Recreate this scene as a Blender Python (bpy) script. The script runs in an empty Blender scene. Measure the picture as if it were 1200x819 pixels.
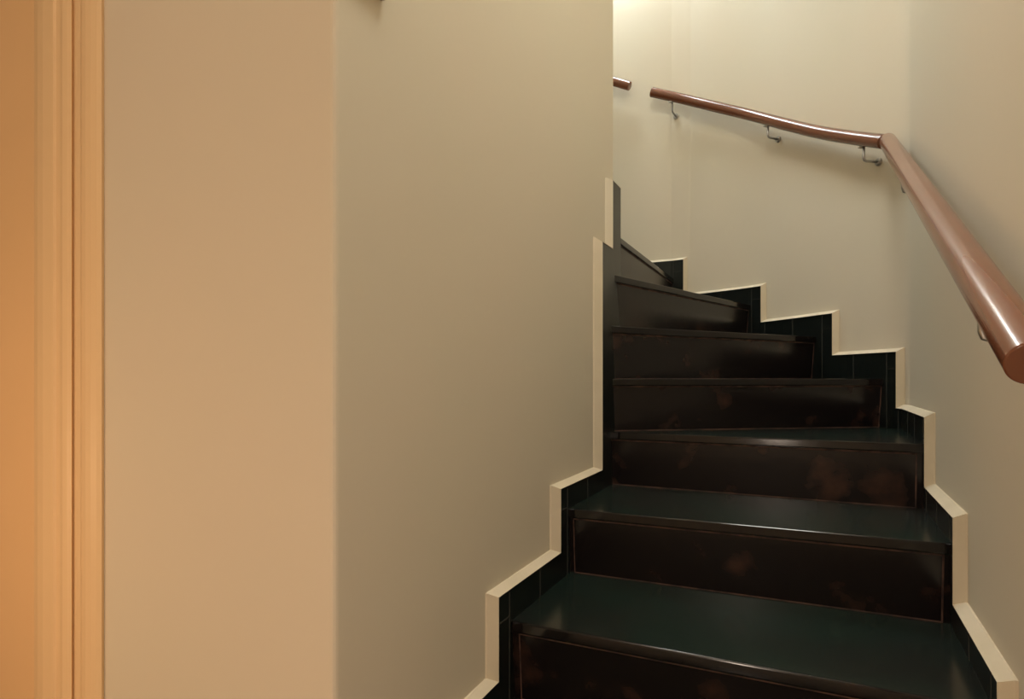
import bpy, bmesh, math, random
from mathutils import Vector
S = bpy.context.scene
C = S.collection
random.seed(4)

# ------------------------------------------------------------------ camera
F, HY = 700.0, 444.0            # focal length in pixels, horizon row (image 1200x819)
H = 0.18                        # one riser; z = 0 is the eye level = top of step 4
cam = bpy.data.cameras.new('camera')
cam.sensor_fit = 'HORIZONTAL'; cam.sensor_width = 36.0
cam.lens = 36.0*F/1200.0
cam.shift_y = (HY-409.5)/1200.0
cam.clip_start = 0.05
co = bpy.data.objects.new('camera', cam); C.objects.link(co)
co.location = (0, 0, 0); co.rotation_euler = (math.pi/2, 0, 0)
S.camera = co

# ------------------------------------------------------------------ exposure, world, lights
S.view_settings.view_transform = 'Standard'; S.view_settings.look = 'None'
S.view_settings.gamma = 1.0; S.view_settings.exposure = 0.0
S.view_settings.use_curve_mapping = False
w = bpy.data.worlds.new('world'); S.world = w; w.use_nodes = True
w.node_tree.nodes['Background'].inputs[0].default_value = (.75, .85, 1.0, 1)
w.node_tree.nodes['Background'].inputs[1].default_value = 0.6

U = Vector((.462, .887, 0))     # the way the lower flight climbs
V = Vector((.887, -.462, 0))    # to its right
W = Vector((-.9, .43, 0)).normalized()   # the way the upper flight climbs
N7 = Vector((.43, .9, 0)).normalized()

def light(name, kind, loc, power, color, size=None, sizey=None, aim=None):
    l = bpy.data.lights.new(name, kind); l.energy = power; l.color = color
    if kind == 'AREA':
        l.size = size
        if sizey: l.shape = 'RECTANGLE'; l.size_y = sizey
    elif size: l.shadow_soft_size = size
    o = bpy.data.objects.new(name, l); C.objects.link(o); o.location = loc
    if aim is not None:
        o.rotation_euler = (Vector(aim)-Vector(loc)).to_track_quat('-Z', 'Y').to_euler()
    return o

ZC = 3.15                                   # ceiling
SKY_C = Vector((.24, 3.12, ZC))              # middle of the skylight over the upper flight
light('daylight', 'AREA', SKY_C+Vector((0, 0, .16)), 38, (.84, .96, 1.0), .74, .50, SKY_C+Vector((.05, .02, -1)))
bpy.data.objects['daylight'].rotation_euler = (0, 0, math.atan2(W.y, W.x))
PANEL_A = V*-.42+U*-.35+Vector((0, 0, 2.2))  # lamps: warm over the landing, neutral fill added over the lower flight
light('landing_lamp_light', 'AREA', PANEL_A-Vector((0, 0, .03)), 10, (1.0, .75, .60), 1.0, .5)
PANEL_B = V*-.25+U*1.55+Vector((0, 0, ZC-.06))
PANEL_B = Vector((.36, .86, 2.45))
light('stair_fill_light', 'AREA', PANEL_B-Vector((0, 0, .03)), 18, (.96, 1.0, .94), .5, .7)  # unseen panel added to brighten the walls of the lower flight
for n_ in ('landing_lamp_light', 'stair_fill_light'): bpy.data.objects[n_].rotation_euler = (0, 0, math.atan2(V.y, V.x))

# ------------------------------------------------------------------ materials
def mat(name, color, rough=.6, spec=.5, noise=None, bump=None, coat=0, metal=0):
    m = bpy.data.materials.new(name); m.use_nodes = True
    nt = m.node_tree; b = nt.nodes['Principled BSDF']
    b.inputs['Base Color'].default_value = (*color, 1)
    b.inputs['Roughness'].default_value = rough
    b.inputs['Specular IOR Level'].default_value = spec
    b.inputs['Coat Weight'].default_value = coat
    b.inputs['Metallic'].default_value = metal
    tc = nt.nodes.new('ShaderNodeTexCoord')
    if noise:
        col2, scale, lo, hi, stretch = noise
        mp = nt.nodes.new('ShaderNodeMapping'); mp.inputs['Scale'].default_value = stretch
        nt.links.new(tc.outputs['Object'], mp.inputs[0])
        n = nt.nodes.new('ShaderNodeTexNoise'); n.inputs['Scale'].default_value = scale
        n.inputs['Detail'].default_value = 5
        nt.links.new(mp.outputs[0], n.inputs['Vector'])
        r = nt.nodes.new('ShaderNodeMapRange')
        r.inputs['From Min'].default_value = lo; r.inputs['From Max'].default_value = hi
        nt.links.new(n.outputs['Fac'], r.inputs['Value'])
        mx = nt.nodes.new('ShaderNodeMix'); mx.data_type = 'RGBA'
        mx.inputs['A'].default_value = (*color, 1); mx.inputs['B'].default_value = (*col2, 1)
        nt.links.new(r.outputs[0], mx.inputs['Factor'])
        nt.links.new(mx.outputs['Result'], b.inputs['Base Color'])
    if bump:
        n2 = nt.nodes.new('ShaderNodeTexNoise'); n2.inputs['Scale'].default_value = bump[0]
        n2.inputs['Detail'].default_value = 4
        nt.links.new(tc.outputs['Object'], n2.inputs['Vector'])
        bp = nt.nodes.new('ShaderNodeBump'); bp.inputs['Strength'].default_value = bump[1]
        bp.inputs['Distance'].default_value = bump[2]
        nt.links.new(n2.outputs['Fac'], bp.inputs['Height'])
        nt.links.new(bp.outputs[0], b.inputs['Normal'])
    return m

PAINT = mat('cream_wall_paint', (.735, .648, .512), .7, .25, ((.72, .652, .515), 1.6, .35, .65, (1, 1, 1)), (5, .15, .01))
BORDER = mat('cream_border_plaster', (.78, .68, .52), .6, .3, ((.72, .63, .47), 9, .4, .7, (1, 1, 1)), (30, .2, .004))
CEIL = mat('ceiling_paint', (.75, .72, .64), .8, .2)
TREAD = mat('dark_green_tread', (.011, .021, .0165), .2, .35, ((.015, .016, .014), 3.0, .4, .62, (1, 1, 1)), (14, .12, .004))
NOSING = mat('dark_brown_nosing', (.006, .0045, .0045), .12, .5, ((.020, .009, .007), 8, .55, .75, (1, 1, 1)), (12, .1, .003))
RISER = mat('dark_brown_riser', (.010, .007, .007), .24, .45, ((.075, .036, .024), 8.0, .56, .8, (1, 1, 1)), (7, .2, .006))  # brown noise blotches stand in for warm lamp reflections
TILE = mat('black_skirting_tile', (.008, .011, .010), .28, .5, None, (10, .15, .004))
GROUT = mat('pinkish_brown_grout', (.13, .07, .052), .7, .3, ((.05, .03, .025), 20, .4, .6, (1, 1, 1)))
TGROUT = mat('dark_grey_grout', (.045, .045, .038), .7, .3)
WOOD = mat('reddish_brown_wood', (.20, .070, .032), .2, .5, ((.165, .054, .025), 3, .2, .8, (1, 1, 1)), None, .25)
STEEL = mat('brushed_steel', (.42, .40, .38), .35, .5, None, None, 0, 1)
CASING = mat('warm_lit_casing_paint', (.84, .60, .34), .45, .4)  # warm lamplight on the casing is mixed into its colour
DOORM = mat('warm_lit_door_paint', (.86, .57, .30), .5, .4, ((.83, .55, .285), 2, .4, .6, (1, 1, 1)))  # orange lamplight on the door is put into this colour
FLOORM = mat('cream_floor_tile', (.52, .44, .34), .4, .5, ((.46, .39, .30), 4, .4, .6, (1, 1, 1)))  # unseen floor made pale to bounce light onto the lower walls
WHITE = mat('white_paint', (.8, .8, .78), .4)
BEIGE = mat('beige_plastic', (.42, .34, .24), .5)
def glass(name):
    m = bpy.data.materials.new(name); m.use_nodes = True; nt = m.node_tree
    nt.nodes.remove(nt.nodes['Principled BSDF'])
    t = nt.nodes.new('ShaderNodeBsdfTransparent'); g = nt.nodes.new('ShaderNodeBsdfGlossy')
    g.inputs['Roughness'].default_value = .02
    mx = nt.nodes.new('ShaderNodeMixShader'); mx.inputs[0].default_value = .06
    nt.links.new(t.outputs[0], mx.inputs[1]); nt.links.new(g.outputs[0], mx.inputs[2])
    nt.links.new(mx.outputs[0], nt.nodes['Material Output'].inputs[0]); return m
GLASS = glass('window_glass')
def emis(name, col, s):
    m = bpy.data.materials.new(name); m.use_nodes = True; b = m.node_tree.nodes['Principled BSDF']
    b.inputs['Base Color'].default_value = (*col, 1); b.inputs['Emission Color'].default_value = (*col, 1)
    b.inputs['Emission Strength'].default_value = s; return m
GLOW = emis('lit_opal_glass', (1.0, .86, .68), 3.0)

# ------------------------------------------------------------------ mesh helpers
def obj(name, bm, m, parent=None, smooth=False, **props):
    bmesh.ops.recalc_face_normals(bm, faces=bm.faces)
    me = bpy.data.meshes.new(name); bm.to_mesh(me); bm.free()
    me.materials.append(m)
    if smooth:
        for p in me.polygons: p.use_smooth = True
    o = bpy.data.objects.new(name, me); C.objects.link(o)
    if parent: o.parent = parent
    for k, v in props.items(): o[k] = v
    return o
def bevel(o, wd=.003, seg=2, ang=.6):
    b = o.modifiers.new('bevel', 'BEVEL'); b.width = wd; b.segments = seg
    b.limit_method = 'ANGLE'; b.angle_limit = ang
    return o
def prism(bm, pts, z0, z1):
    lo = [bm.verts.new((p[0], p[1], z0)) for p in pts]
    hi = [bm.verts.new((p[0], p[1], z1)) for p in pts]
    n = len(pts)
    bm.faces.new(lo[::-1]); bm.faces.new(hi)
    for i in range(n): bm.faces.new((lo[i], lo[(i+1) % n], hi[(i+1) % n], hi[i]))
    return bm
def wall_strip(bm, path, z0, z1, thick):
    """path: plan points with the room on the LEFT of travel; solid lies to the right."""
    n = len(path); outs = []
    for i in range(n):
        a = path[max(i-1, 0)]; b = path[min(i+1, n-1)]
        d = (b-a).normalized(); nr = Vector((d.y, -d.x, 0)); outs.append(path[i]+nr*thick)
    return prism(bm, list(path)+outs[::-1], z0, z1)
def box(bm, o, ax, ay, az):
    vs = [bm.verts.new(o+ax*i+ay*j+az*k) for k in (0, 1) for j in (0, 1) for i in (0, 1)]
    for f in ((0, 1, 3, 2), (4, 5, 7, 6), (0, 1, 5, 4), (2, 3, 7, 6), (0, 2, 6, 4), (1, 3, 7, 5)):
        bm.faces.new([vs[i] for i in f])
    return bm
def hx8(bm, lo, hi):
    lo = [bm.verts.new(p) for p in lo]; hi = [bm.verts.new(p) for p in hi]
    bm.faces.new(lo[::-1]); bm.faces.new(hi)
    for i in range(4): bm.faces.new((lo[i], lo[(i+1) % 4], hi[(i+1) % 4], hi[i]))
    return bm
def tube(bm, pts, r, seg=20, cap=True):
    rings = []; n = len(pts)
    for i, p in enumerate(pts):
        t = (pts[min(i+1, n-1)]-pts[max(i-1, 0)]).normalized()
        up = Vector((0, 0, 1)) if abs(t.z) < .95 else Vector((1, 0, 0))
        s = t.cross(up).normalized(); q = s.cross(t).normalized()
        rr = r[i] if isinstance(r, (list, tuple)) else r
        rings.append([bm.verts.new(p+(s*math.cos(a)+q*math.sin(a))*rr) for a in [2*math.pi*k/seg for k in range(seg)]])
    for a, b in zip(rings, rings[1:]):
        for k in range(seg): bm.faces.new((a[k], a[(k+1) % seg], b[(k+1) % seg], b[k]))
    if cap: bm.faces.new(rings[0][::-1]); bm.faces.new(rings[-1])
    return bm
def smooth_by_angle(o, a=.7):
    for p in o.data.polygons: p.use_smooth = True
    bm = bmesh.new(); bm.from_mesh(o.data)
    for e in bm.edges:
        if len(e.link_faces) == 2 and e.calc_face_angle() > a: e.smooth = False
    bm.to_mesh(o.data); bm.free(); return o
def catmull(P, n=10):
    P = [P[0]*2-P[1]]+P+[P[-1]*2-P[-2]]; out = []
    for i in range(1, len(P)-2):
        for k in range(n):
            t = k/n; a, b, c, d = P[i-1:i+3]
            out.append(.5*((2*b)+(c-a)*t+(2*a-5*b+4*c-d)*t*t+(3*b-a-3*c+d)*t**3))
    out.append(P[-2]); return out
def v2(x, y, z=0): return Vector((x, y, z))

# ------------------------------------------------------------------ plan
ZF = -6*H                                   # landing floor
RC = v2(1.418, 2.14)                        # bend of right wall
FC = v2(.930, 3.215)                        # corner of the curved wall and the far wall
R0 = v2(.535, .446)                         # near end of the right wall
UR = (RC-R0).normalized()
_c = [RC-UR*.13, RC-UR*.045+v2(-.004, 0), RC+v2(-.020, .035), v2(1.378, 2.30), v2(1.345, 2.47), v2(1.205, 2.88), v2(.985, 3.150), FC+v2(.004, -.016), FC+W*.07]
curve = catmull(_c, 6)
FEND = FC + W*2.35
RIGHT_PATH = [R0] + curve + [FEND]          # room lies on the left of travel
BD = v2(.438, .899).normalized()
A0 = v2(-.255, .858)                        # outer corner, landing
BE = v2(.140, 1.67) + BD*((2.125-1.67)/BD.y)  # end of left wall

class Path:
    def __init__(s, pts, side):
        s.p = pts; s.side = side            # side +1: normal to the left of travel
        s.cum = [0]
        for a, b in zip(pts, pts[1:]): s.cum.append(s.cum[-1]+(b-a).length)
        s.nv = []
        for i in range(len(pts)):
            a = pts[max(i-1, 0)]; b = pts[min(i+1, len(pts)-1)]
            if i and i < len(pts)-1:
                d1 = (pts[i]-pts[i-1]).normalized(); d2 = (pts[i+1]-pts[i]).normalized()
                n1 = Vector((-d1.y, d1.x, 0)); n2 = Vector((-d2.y, d2.x, 0))
                nn = (n1+n2).normalized(); nn = nn/max(nn.dot(n1), .4)
            else:
                d = (b-a).normalized(); nn = Vector((-d.y, d.x, 0))
            s.nv.append(nn*side)
    def at(s, x, t=0, z=0):
        i = 0
        while i < len(s.p)-2 and x > s.cum[i+1]: i += 1
        f = (x-s.cum[i])/(s.cum[i+1]-s.cum[i])
        q = s.p[i].lerp(s.p[i+1], f) if 0 <= f <= 1 else s.p[i]+(s.p[i+1]-s.p[i])*f
        n = s.nv[i].lerp(s.nv[i+1], min(max(f, 0), 1))
        return Vector((q.x+n.x*t, q.y+n.y*t, z))
    def knots(s, a, b):
        return [a]+[c for c in s.cum[1:-1] if min(a, b)+1e-4 < c < max(a, b)-1e-4]+[b]
    def find(s, px, t=0, lo=0, hi=None):
        """arc length at which the wall's face meets the sight line of a column"""
        hi = hi or s.cum[-1]; k = (px-600)/F; best = None
        for i in range(4000):
            x = lo+(hi-lo)*i/3999; q = s.at(x, t)
            if q.y < .2: continue
            e = abs(q.x/q.y-k)
            if best is None or e < best[0]: best = (e, x, q.y)
        return best[1], best[2]
RP = Path(RIGHT_PATH, 1)
LP = Path([A0-BD*.0, BE, BE+W*1.2], -1)

# ------------------------------------------------------------------ the setting
obj('wall_right', wall_strip(bmesh.new(), [R0, RC-UR*.13], ZF-.1, ZC, .14), PAINT, kind='structure')
o = obj('wall_back', wall_strip(bmesh.new(), curve, ZF-.1, ZC, .14), PAINT, kind='structure'); smooth_by_angle(o, .35)
obj('wall_far', wall_strip(bmesh.new(), [FC+W*.07, FEND+W*.1], ZF-.1, ZC, .14), PAINT, kind='structure')
# left wall: solid pier between the flights, the door wall is its near face
DOOR_T0 = .74                               # door opening starts this far along the near face
AW = -V                                     # along near face, to the left

pier = [A0, BE, BE+W*.9, A0+AW*DOOR_T0+U*.5, A0+AW*DOOR_T0]
o = obj('wall_left', prism(bmesh.new(), pier, ZF-.1, ZC), PAINT, kind='structure'); bevel(o, .008, 3, .9)
DW = .80                                    # door width
bm = bmesh.new(); box(bm, A0+AW*DOOR_T0+v2(0, 0, 1.0), AW*DW, U*.13, v2(0, 0, ZC-1.0))
box(bm, A0+AW*(DOOR_T0+DW)+v2(0, 0, ZF-.1), AW*.9, U*.13, v2(0, 0, ZC-ZF+.1))
obj('wall_door_side', bm, PAINT, kind='structure')
# landing walls behind the viewpoint
LC1 = A0+AW*2.44
B1 = LC1-U*2.7; B2 = R0-U*2.7+V*1.2
obj('wall_landing_left', wall_strip(bmesh.new(), [LC1, B1], ZF-.1, ZC, .14), PAINT, kind='structure')
obj('wall_landing_back', wall_strip(bmesh.new(), [B1, B2], ZF-.1, ZC, .14), PAINT, kind='structure')
obj('wall_landing_right', wall_strip(bmesh.new(), [B2, R0+V*1.2], ZF-.1, ZC, .14), PAINT, kind='structure')
obj('wall_landing_front', wall_strip(bmesh.new(), [R0+V*1.2, R0+V*.139], ZF-.1, ZC, .14), PAINT, kind='structure')
obj('floor', prism(bmesh.new(), [B1-U*.1-V*.1, B2-U*.1+V*.1, R0+V*1.3+U*.1, A0+U*.15+V*.9, LC1+U*.15-V*.1], ZF-.12, ZF), FLOORM, kind='structure')
bm = bmesh.new(); hx, hy = .37, .25       # ceiling round the skylight opening
def Q(a, b, z=0): p = SKY_C+W*a+N7*b; return Vector((p.x, p.y, z))
for (a0, a1, b0, b1) in ((-4, 4, hy, 4), (-4, 4, -6, -hy), (-4, -hx, -hy, hy), (hx, 4, -hy, hy)):
    box(bm, Q(a0, b0, ZC), W*(a1-a0), N7*(b1-b0), v2(0, 0, .12))
obj('ceiling', bm, CEIL, kind='structure')
bm = bmesh.new()
for (a0, a1, b0, b1) in ((-hx, hx, hy-.035, hy), (-hx, hx, -hy, -hy+.035), (-hx, -hx+.035, -hy, hy), (hx-.035, hx, -hy, hy)):
    box(bm, Q(a0, b0, ZC-.01), W*(a1-a0), N7*(b1-b0), v2(0, 0, .15))
wf = obj('window_1', bm, WHITE, kind='structure')
bm = bmesh.new(); box(bm, Q(-hx+.03, -hy+.03, ZC+.08), W*(2*hx-.06), N7*(2*hy-.06), v2(0, 0, .005))
obj('window_pane', bm, GLASS, wf)
# upper hall: inner wall of the upper flight, window wall, floor
obj('wall_upper_inner', wall_strip(bmesh.new(), [BE+W*2.35, BE+W*.88], ZF, ZC, .12), PAINT, kind='structure')
obj('wall_upper_end', wall_strip(bmesh.new(), [FEND+W*.02, BE+W*2.35], ZF-.1, ZC, .14), PAINT, kind='structure')

# ------------------------------------------------------------------ the staircase
TT = .020                                   # skirting tile thickness
NOSE = {  # front edge of every step: left end, right end (plan)
 1: (v2(.012, 1.326), v2(.778, .978)),
 2: (v2(.166, 1.650), v2(.948, 1.306)),
 3: (v2(.326, 2.030), v2(1.118, 1.645)),
 4: (v2(.332, 2.045), v2(1.352, 2.180)),
 5: (v2(.330, 2.030), v2(1.215, 2.400)),
 6: (v2(.328, 2.040), v2(1.150, 2.890)),
 7: (v2(.398, 2.250), v2(.836, 3.160)),
}
for k_, px_ in ((4, 1035), (5, 956), (6, 879), (7, 789)):     # right ends on the curved wall's tiles
    s_, D_ = RP.find(px_, TT, RP.cum[1]); q_ = RP.at(s_, TT); NOSE[k_] = (NOSE[k_][0], v2(q_.x, q_.y))
NOSE[0] = (NOSE[1][0]-U*.37, NOSE[1][1]-U*.37)
NOSE[-1] = (NOSE[1][0]-U*.72, NOSE[1][1]-U*.72)
for k in range(8, 12): NOSE[k] = (NOSE[7][0]+W*.33*(k-7)-W*0, NOSE[7][1]+W*.33*(k-7))
def zt(k): return (k-4)*H
stairs = bpy.data.objects.new('staircase', None); C.objects.link(stairs)
stairs.location = (0, 0, 0)
stairs['label'] = 'dark green and black polished winder staircase turning left between cream walls'
stairs['category'] = 'staircase'
OV = .006; OB = .019; TH = .024
def ext(L_, R_, k):
    """run the edge a little into both walls"""
    d = (R_-L_).normalized(); return L_-d*.016, R_+d*(.019 if k < 4 else .012)
for k in range(-1, 12):
    L_, R_ = NOSE[k]; d = (R_-L_).normalized(); back = Vector((-d.y, d.x, 0))
    Le, Re = ext(L_, R_, k)
    if k < 11: Ln, Rn = NOSE[k+1]
    else: Ln, Rn = L_+W*.6, R_+W*.6
    dn = (Rn-Ln).normalized(); bn = Vector((-dn.y, dn.x, 0))
    Lne, Rne = Ln+bn*(OB+.015)-dn*.025, Rn+bn*(OB+.015)+dn*.03
    mid = []
    if k >= 3 and k < 7:                   # the wall side follows the wall
        s0 = min(range(len(RP.p)), key=lambda i: (RP.p[i]-Re).length)
        s1 = min(range(len(RP.p)), key=lambda i: (RP.p[i]-Rne).length)
        mid = [RP.p[i]+RP.nv[i]*(.002) for i in range(s0 if k > 3 else 1, s1+1)]
        mid = [p for p in mid if (p-Re).dot(back) > .01 and (p-Rne).dot(bn) < -.01]
    poly = [Le, Re]+mid+[Rne, Lne]
    if k in (4, 5):                        # winders meet at the newel corner
        poly = [Le, Re]+mid+[Rne, Le+back*.02]
    bm = prism(bmesh.new(), poly, zt(k)-TH, zt(k))
    o = obj('tread', bm, TREAD, stairs)
    bm = bmesh.new(); nf = back*-.0015
    hx8(bm, [Le+nf+v2(0, 0, zt(k)-TH), Re+nf+v2(0, 0, zt(k)-TH), Re+back*.012+v2(0, 0, zt(k)-TH), Le+back*.012+v2(0, 0, zt(k)-TH)],
            [Le+nf+v2(0, 0, zt(k)+.0008), Re+nf+v2(0, 0, zt(k)+.0008), Re+back*.007+v2(0, 0, zt(k)+.0008), Le+back*.007+v2(0, 0, zt(k)+.0008)])
    nb = obj('nosing', bm, NOSING, o); bevel(nb, .0035, 3, .5)
    # riser under the front edge
    hb = zt(k-1)-.004; ht = zt(k)-TH
    if k == -1: hb = ZF
    def rp(p, z, out=0):                   # the riser leans back towards its foot
        f = (ht-z)/(ht-hb); q = p+back*(OV+(OB-OV)*f-out); return Vector((q.x, q.y, z))
    bm = bmesh.new(); hx8(bm, [rp(Le, hb), rp(Re, hb), rp(Re, hb, -.014), rp(Le, hb, -.014)],
                          [rp(Le, ht), rp(Re, ht), rp(Re, ht, -.014), rp(Le, ht, -.014)])
    rs = obj('riser', bm, RISER, stairs)
    # grout joint round the riser
    g = .0035; bm = bmesh.new(); zb = zt(k-1); e = .0012
    Ls, Rs = L_+d*.001, R_-d*.001
    for (p, q, h0, h1) in ((Ls, Rs, zb, zb+g*.8), (Ls, Rs, ht-g*1.5, ht), (Ls, Ls+d*g*.8, zb, ht), (Rs-d*g, Rs, zb, ht)):
        hx8(bm, [rp(p, h0, e), rp(q, h0, e), rp(q, h0, 0), rp(p, h0, 0)],
            [rp(p, h1, e), rp(q, h1, e), rp(q, h1, 0), rp(p, h1, 0)])
    obj('grout_joint', bm, GROUT, rs)

# ------------------------------------------------------------------ skirting on both sides
def band(path, cols, zlow, t, name, m, parent=None, joints=None):
    bm = bmesh.new()
    for (s0, s1, z0, z1) in cols:
        ks = path.knots(s0, s1)
        for a, b in zip(ks, ks[1:]):
            f = [path.at(a, t, z0), path.at(b, t, z0), path.at(b, t, z1), path.at(a, t, z1)]
            r = [path.at(a, -.004, z0), path.at(b, -.004, z0), path.at(b, -.004, z1), path.at(a, -.004, z1)]
            F_ = [bm.verts.new(p) for p in f]; R_ = [bm.verts.new(p) for p in r]
            bm.faces.new(F_); bm.faces.new(R_[::-1])
            for i in range(4): bm.faces.new((F_[i], F_[(i+1) % 4], R_[(i+1) % 4], R_[i]))
    bmesh.ops.remove_doubles(bm, verts=bm.verts, dist=1e-5)
    return obj(name, bm, m, parent)
def border(path, outline, b, t, name, m=BORDER):
    """sloped plaster edge that follows the stepped top of the tiles"""
    bm = bmesh.new()
    O = [(s-b, z+b) for s, z in outline]
    for (i0, i1, o1, o0) in zip(outline, outline[1:], O[1:], O):
        n = 1
        if abs(i0[1]-i1[1]) < 1e-6:
            ks = path.knots(i0[0], i1[0]); n = len(ks)-1
        for j in range(n):
            f0, f1 = j/n, (j+1)/n
            if n > 1:
                f0 = (ks[j]-i0[0])/(i1[0]-i0[0]); f1 = (ks[j+1]-i0[0])/(i1[0]-i0[0])
            L2 = lambda p, q, f: (p[0]+(q[0]-p[0])*f, p[1]+(q[1]-p[1])*f)
            qa, qb, qc, qd = L2(i0, i1, f0), L2(i0, i1, f1), L2(o0, o1, f1), L2(o0, o1, f0)
            fr = [path.at(q[0], tt, q[1]) for q, tt in ((qa, t), (qb, t), (qc, .004), (qd, .004))]
            rr = [path.at(q[0], -.004, q[1]) for q in (qa, qb, qc, qd)]
            F_ = [bm.verts.new(p) for p in fr]; R_ = [bm.verts.new(p) for p in rr]
            bm.faces.new(F_); bm.faces.new(R_[::-1])
            for i in range(4): bm.faces.new((F_[i], F_[(i+1) % 4], R_[(i+1) % 4], R_[i]))
    bmesh.ops.remove_doubles(bm, verts=bm.verts, dist=1e-5)
    return obj(name, bm, m, kind='structure')

# right side: corner of the tiled edge above every step, as (column, row)
marks = [(1, 1172, 800), (2, 1119, 607), (3, 1085, 489), (4, 1051, 412), (5, 976, 367), (6, 892, 335), (7, 801, 304)]
rs_ = []; smin = .4
for k, px, py in marks:
    s, D = RP.find(px, TT, smin); smin = s
    rs_.append((k, s, (HY-py)/F*D))
rs_ = [(0, rs_[0][1]-.37, rs_[0][2]-H)]+rs_
print('RIGHT', [(k, round(s, 2), round((z-zt(k))*100, 1)) for k, s, z in rs_])
cols = []; outl = []; last = rs_[-1][1]+.75
for i, (k, s, z) in enumerate(rs_):
    s1 = rs_[i+1][1] if i+1 < len(rs_) else last
    cols.append((s, s1, zt(k-1)-.03, z))
    if i == 0: outl.append((s, zt(k-1)+.02))
    outl += [(s, z), (s1, z)]
bl = band(RP, cols, 0, TT, 'baseboard_right', TILE); bl['kind'] = 'structure'
border(RP, outl, .0135, TT+.004, 'trim_1')
# grout joints between tiles
def joints(path, cols, t, parent, step=.17, off=.0):
    for (s0, s1, z0, z1) in cols:
        bm = bmesh.new(); n = 0
        x = s0+.055
        while x < s1+.02:
            a = path.at(x, t-.001, z0); b = path.at(x+.003, t-.001, z0)
            nn = (path.at(x, t+.001, z0)-a)
            box(bm, a, b-a, nn, v2(0, 0, (z1 if x < s1-.003 else z0)-z0) if x < s1-.003 else v2(0, 0, .01)); n += 1
            x += step
        zt_ = z1-.062
        a = path.at(s0, t-.001, zt_); b = path.at(s0+.055, t-.001, zt_); nn = path.at(s0, t+.001, zt_)-a
        box(bm, a, b-a, nn, v2(0, 0, .003))
        obj('grout_joint', bm, TGROUT, parent)
joints(RP, cols, TT, bl)

# left side
lm = [(0, None), (1, 583, 700), (2, 656, 573), (6, 705, 283)]
ls_ = []
for k, px, py in lm[1:]:
    s, D = LP.find(px, TT, 0, LP.cum[1]+.03)
    ls_.append((k, s, (HY-py)/F*D))
s, D = LP.find(718, TT, 0, LP.cum[1]+.05)
print('LEFT', [(k, round(s, 2), round((z-zt(k))*100, 1)) for k, s, z in ls_], s, LP.cum[1])
z8 = (HY-211)/F*D
ls_.append((8, s, z8))
ls_ = [(0, ls_[0][1]-.37, ls_[0][2]-H)]+ls_
cols = []; outl = []
for i, (k, s, z) in enumerate(ls_):
    s1 = ls_[i+1][1] if i+1 < len(ls_) else LP.cum[1]+.10
    cols.append((s, s1, zt(min(k, 6)-1)-.03 if k < 6 else zt(2)-.03, z))
    if i == 0: outl.append((s, zt(k-1)+.02))
    outl += [(s, z), (s1, z)]
bl = band(LP, cols, 0, TT, 'baseboard_left', TILE); bl['kind'] = 'structure'
border(LP, outl[:-2], .011, TT+.003, 'trim_2')
border(LP, outl[-3:], .005, TT+.001, 'trim_3', PAINT)
joints(LP, cols[:3], TT, bl)

# ------------------------------------------------------------------ handrails
RR = .0265; OFF = .066
def bracket(parent, p, n, drop=.055, label=None):
    """steel bracket: arm under the rail, leg to the wall, round foot plate"""
    bm = bmesh.new()
    top = p+v2(0, 0, -RR*.8); el = p+v2(0, 0, -RR-drop); wl = el-n*(OFF-.004)
    pts = [top, p+v2(0, 0, -RR-drop*.75)]
    for a in (0, .5, 1): pts.append(p+v2(0, 0, -RR-drop)+v2(0, 0, .012*(1-a)**2)-n*.012*a*a)
    pts.append(wl)
    tube(bm, pts, .0048, 10)
    b = obj('bracket', bm, STEEL, parent, True)
    bm = bmesh.new(); tube(bm, [wl+n*.006, wl+n*.002, wl-n*.006], [.011, .014, .014], 20)
    obj('foot_plate', bm, STEEL, b, False)
    bm = bmesh.new(); t = n.cross(v2(0, 0, 1)); box(bm, top-t*.02-n*.008-v2(0, 0, .006), t*.04, n*.016, v2(0, 0, .004))
    obj('saddle_plate', bm, STEEL, b)
# joint, straight lower rail
n_r = -V
def onray(px):                              # point of the lower rail's plan line at a column
    k = (px-600)/F; base = R0+n_r*OFF
    # base + U'*t with the wall's own direction
    d = (RC-R0).normalized()
    t = (k*base.y-base.x)/(d.x-k*d.y); return base+d*t
pe = onray(1212); pe.z = (HY-426)/F*pe.y
pj = onray(1040); pj.z = (HY-165)/F*pj.y
hr = bpy.data.objects.new('handrail', None); C.objects.link(hr)
hr['label'] = 'long reddish brown wooden handrail bent round the corner of the right wall'
hr['category'] = 'handrail'; hr['group'] = 'wooden wall handrails'
hr['label'] = 'long reddish brown wooden handrail down the right wall and round its bend'
bm = bmesh.new(); tube(bm, [pe, pj], RR, 36)
o = obj('lower_rail', bm, WOOD, hr); bevel(o, .002, 2, .8); smooth_by_angle(o)
# curved upper rail follows the curved wall
pts = []; rm = [(1036, 166), (1000, 161.5), (960, 155), (920, 145.5), (880, 135), (840, 125.5), (800, 116), (764, 108)]
smin = RP.cum[1]-.02
for px, py in rm:
    s, D = RP.find(px, OFF, smin, RP.cum[len(curve)]+.6); smin = max(s-.02, smin)
    q = RP.at(s, OFF); q.z = (HY-py)/F*q.y; pts.append(q)
print('RAIL', [tuple(round(c, 2) for c in p) for p in pts], pe, pj)
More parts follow.
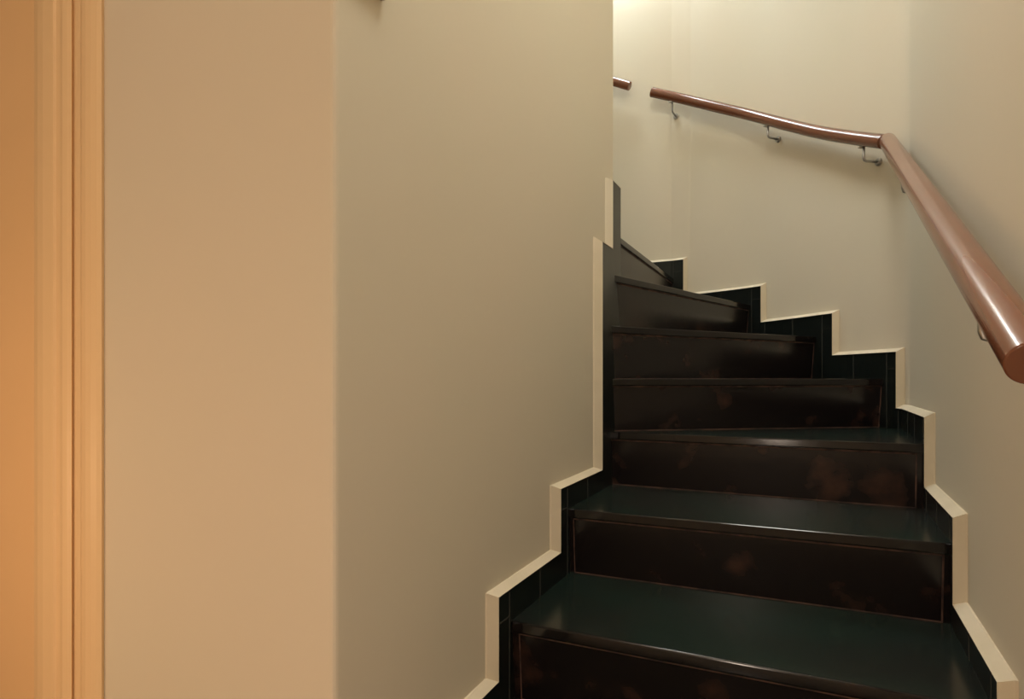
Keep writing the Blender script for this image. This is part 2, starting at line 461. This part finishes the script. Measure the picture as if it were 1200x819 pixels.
# stop the parallel offset from kinking at the wall's corner
pts[-1] = pts[-2]+(pts[-2]-pts[-3]).normalized()*.001 if False else pts[-1]
fine = catmull(pts, 6)
bm = bmesh.new(); tube(bm, fine, RR*.96, 30)
o = obj('upper_rail', bm, WOOD, hr); smooth_by_angle(o)
def nearest(path_pts, px): return min(path_pts, key=lambda p: abs(600+F*p.x/p.y-px))
for px in (789, 903, 1010):
    p = nearest(fine, px).copy(); i = min(range(len(RP.p)), key=lambda i: (RP.p[i]-v2(p.x, p.y)).length)
    bracket(hr, p, RP.nv[i].normalized())
for px in (1058, 1150):
    p = onray(px); f = (p.y-pe.y)/(pj.y-pe.y); p.z = pe.z+(pj.z-pe.z)*f
    bracket(hr, p, n_r)
# rail of the next flight on the far wall
hr2 = bpy.data.objects.new('handrail', None); C.objects.link(hr2)
hr2['label'] = 'short red-brown end of the next handrail up, beside the left wall edge'
hr2['category'] = 'handrail'; hr2['group'] = 'wooden wall handrails'
n_f = v2(-W.y, W.x)
if n_f.dot(N7) > 0: n_f = -n_f
fb = FC+n_f*OFF; k = (738-600)/F; t = (k*fb.y-fb.x)/(W.x-k*W.y)
q0 = fb+W*t; q0.z = (HY-101)/F*q0.y
q1 = q0+W*1.3+v2(0, 0, 1.3*.50)
bm = bmesh.new(); tube(bm, [q0, q1], RR*.9, 30)
o = obj('rail', bm, WOOD, hr2); bevel(o, .002, 2, .8); smooth_by_angle(o)
for f in (.3, .85): bracket(hr2, q0.lerp(q1, f), n_f)

# ------------------------------------------------------------------ door and its casing
def A(t, out=0, z=0):                       # point on the near face of the left wall
    p = A0+AW*t-U*out; return Vector((p.x, p.y, z))
def t_of(px, out=0):
    k = (px-600)/F; b = A(0, out); return (k*b.y-b.x)/(AW.x-k*AW.y)
T1 = t_of(120); T0 = t_of(36)
print('CASING', T1, T0)
prof = [(122, 0), (119, .006), (113, .011), (106, .015), (100, .017), (96, .016), (94, .008), (88, .008), (86, .0065), (84, .012),
        (78, .016), (73, .018), (70, .013), (66, .013), (62, .017), (50, .018), (44, .014), (40, .002), (36, -.03)]
d1 = obj('door_1', bmesh.new(), DOORM, kind='structure')
bm = bmesh.new()
P3 = [(t_of(px, max(o_, 0)), o_) for px, o_ in prof]
ztop = 1.06
lo = [bm.verts.new(A(t, o_, ZF)) for t, o_ in P3]; hi = [bm.verts.new(A(t, o_, ztop+(P3[0][0]-t)*-0)) for t, o_ in P3]
bl_ = [bm.verts.new(A(P3[-1][0], -.06, ZF)), bm.verts.new(A(P3[0][0], -.004, ZF))]
bh_ = [bm.verts.new(A(P3[-1][0], -.06, ztop)), bm.verts.new(A(P3[0][0], -.004, ztop))]
ring0 = lo+bl_; ring1 = hi+bh_; n = len(ring0)
for i in range(n): bm.faces.new((ring0[i], ring0[(i+1) % n], ring1[(i+1) % n], ring1[i]))
bm.faces.new(ring0[::-1]); bm.faces.new(ring1)
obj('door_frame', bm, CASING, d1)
# door leaf, set back in the opening
bm = bmesh.new(); dw0 = P3[-1][0]-.002
box(bm, A(dw0, -.025, ZF+.004), AW*(DOOR_T0+DW-dw0-.01), U*.04, v2(0, 0, 2.06))
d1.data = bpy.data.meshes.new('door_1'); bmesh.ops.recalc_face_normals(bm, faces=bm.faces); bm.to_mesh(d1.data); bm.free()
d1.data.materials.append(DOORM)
bm = bmesh.new(); box(bm, A(dw0-.06, -.0, .985), AW*(DOOR_T0+DW-dw0+.12), -U*.02, v2(0, 0, .09))
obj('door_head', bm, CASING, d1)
bm = bmesh.new(); box(bm, A(DOOR_T0+DW-.06, 0, ZF), AW*.09, -U*.02, v2(0, 0, .985-ZF))
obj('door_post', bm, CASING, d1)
bm = bmesh.new(); hp = A(DOOR_T0+DW-.12, -.025, ZF+1.0)
tube(bm, [hp, hp-U*.05], .009, 14); tube(bm, [hp-U*.045, hp-U*.045-AW*.11], .009, 14)
obj('door_handle', bm, STEEL, d1, True)

# ------------------------------------------------------------------ small fixture cut by the top edge, lamps
s0 = LP.find(398, 0, 0, .9)[0]; s1, D1 = LP.find(448, 0, 0, .9)
zz = (HY-3)/F*LP.at(s1).y
bm = bmesh.new(); p0 = LP.at(s0, -.002, zz); p1 = LP.at(s1, -.002, zz); nn = (LP.at(s0, 1, 0)-LP.at(s0, 0, 0))
box(bm, p0, p1-p0, nn*.015, v2(0, 0, .12))
o = obj('wall_box', bm, BEIGE); bevel(o, .004)
o['label'] = 'small beige box on the left wall, only its lower edge showing at the photo top'
o['category'] = 'wall box'
def ceiling_panel(p, sx, sy, zc, lab):
    o = bpy.data.objects.new('ceiling_lamp', None); C.objects.link(o); o.location = p
    o['label'] = lab; o['category'] = 'lamp'
    o.rotation_euler = (0, 0, math.atan2(V.y, V.x))
    X, Y = v2(1, 0), v2(0, 1)
    bm = bmesh.new(); t = .03
    for (x, y, a, b) in ((-sx/2-t, -sy/2-t, sx+2*t, t), (-sx/2-t, sy/2, sx+2*t, t), (-sx/2-t, -sy/2, t, sy), (sx/2, -sy/2, t, sy)):
        box(bm, v2(x, y, -.02), X*a, Y*b, v2(0, 0, .07))
    obj('frame', bm, WHITE, o)
    bm = bmesh.new(); box(bm, v2(-sx/2, -sy/2, -.01), X*sx, Y*sy, v2(0, 0, .02)); obj('diffuser', bm, GLOW, o)
    if zc > p.z+.08:
        bm = bmesh.new()
        bm.free()
        for x in (-sx/2, sx/2):
            obj('hanging_rod', tube(bmesh.new(), [v2(x, 0, .04), v2(x, 0, zc-p.z)], .004, 8), STEEL, o)
ceiling_panel(PANEL_A, 1.0, .5, ZC, 'white framed panel lamp hanging over the landing')
ceiling_panel(PANEL_B, .5, .7, ZC, 'added white framed fill panel hanging over the lower flight')

# floor lamp with a round globe at the left of the landing, out of the picture
fl = bpy.data.objects.new('floor_lamp', None); C.objects.link(fl)
fp = V*-1.45+U*-.15; fl.location = (fp.x, fp.y, ZF)
fl['label'] = 'slim steel floor lamp with a lit round globe on the landing'; fl['category'] = 'lamp'
bm = bmesh.new(); tube(bm, [v2(0, 0, 0), v2(0, 0, .015), v2(0, 0, .022)], [.13, .13, .11], 32); obj('base', bm, STEEL, fl)
bm = bmesh.new(); tube(bm, [v2(0, 0, .02), v2(0, 0, .72)], .01, 14); obj('pole', bm, STEEL, fl, True)
bm = bmesh.new(); bmesh.ops.create_uvsphere(bm, u_segments=28, v_segments=16, radius=.10)
bmesh.ops.translate(bm, verts=bm.verts, vec=(0, 0, .81)); obj('globe', bm, emis('warm_lit_globe', (1.0, .62, .34), 21), fl, True)

# second floor lamp, added behind the viewpoint to brighten the side walls
src = fl; f2 = src.copy(); C.objects.link(f2)
for ch in list(src.children):
    c = ch.copy(); C.objects.link(c); c.parent = f2
    if ch.name.startswith('globe'):
        c.data = ch.data.copy(); c.data.materials[0] = emis('bright_lit_globe', (1.0, .81, .66), 31)
p2 = V*-.14+U*-.50; f2.location = (p2.x, p2.y, ZF)
f2['label'] = 'added slim steel fill lamp with a lit round globe behind the foot of the stairs'
for o_ in (fl, f2): o_['group'] = 'floor lamps on the landing'
fl['label'] = 'slim steel floor lamp with a lit round globe beside the door'

# unseen wall lamp, added to brighten the top of the far wall
wl = bpy.data.objects.new('fill_wall_lamp', None); C.objects.link(wl)
k = (748-600)/F; t = (k*FC.y-FC.x)/(W.x-k*W.y); wp = FC+W*t; wl.location = (wp.x, wp.y, 2.56)
wl.rotation_euler = (0, 0, math.atan2(n_f.y, n_f.x))
wl['label'] = 'added white globe fill lamp high on the far wall above the handrail end'; wl['category'] = 'lamp'
bm = bmesh.new(); tube(bm, [v2(0, 0, 0), v2(.014, 0, 0), v2(.02, 0, 0)], [.05, .05, .042], 28); obj('back_plate', bm, WHITE, wl)
bm = bmesh.new(); tube(bm, [v2(.015, 0, 0), v2(.06, 0, 0)], .012, 14); obj('arm', bm, STEEL, wl, True)
bm = bmesh.new(); bmesh.ops.create_uvsphere(bm, u_segments=28, v_segments=16, radius=.075)
bmesh.ops.translate(bm, verts=bm.verts, vec=(.13, 0, 0)); obj('globe', bm, emis('white_lit_globe', (.90, .96, 1.0), 88), wl, True)
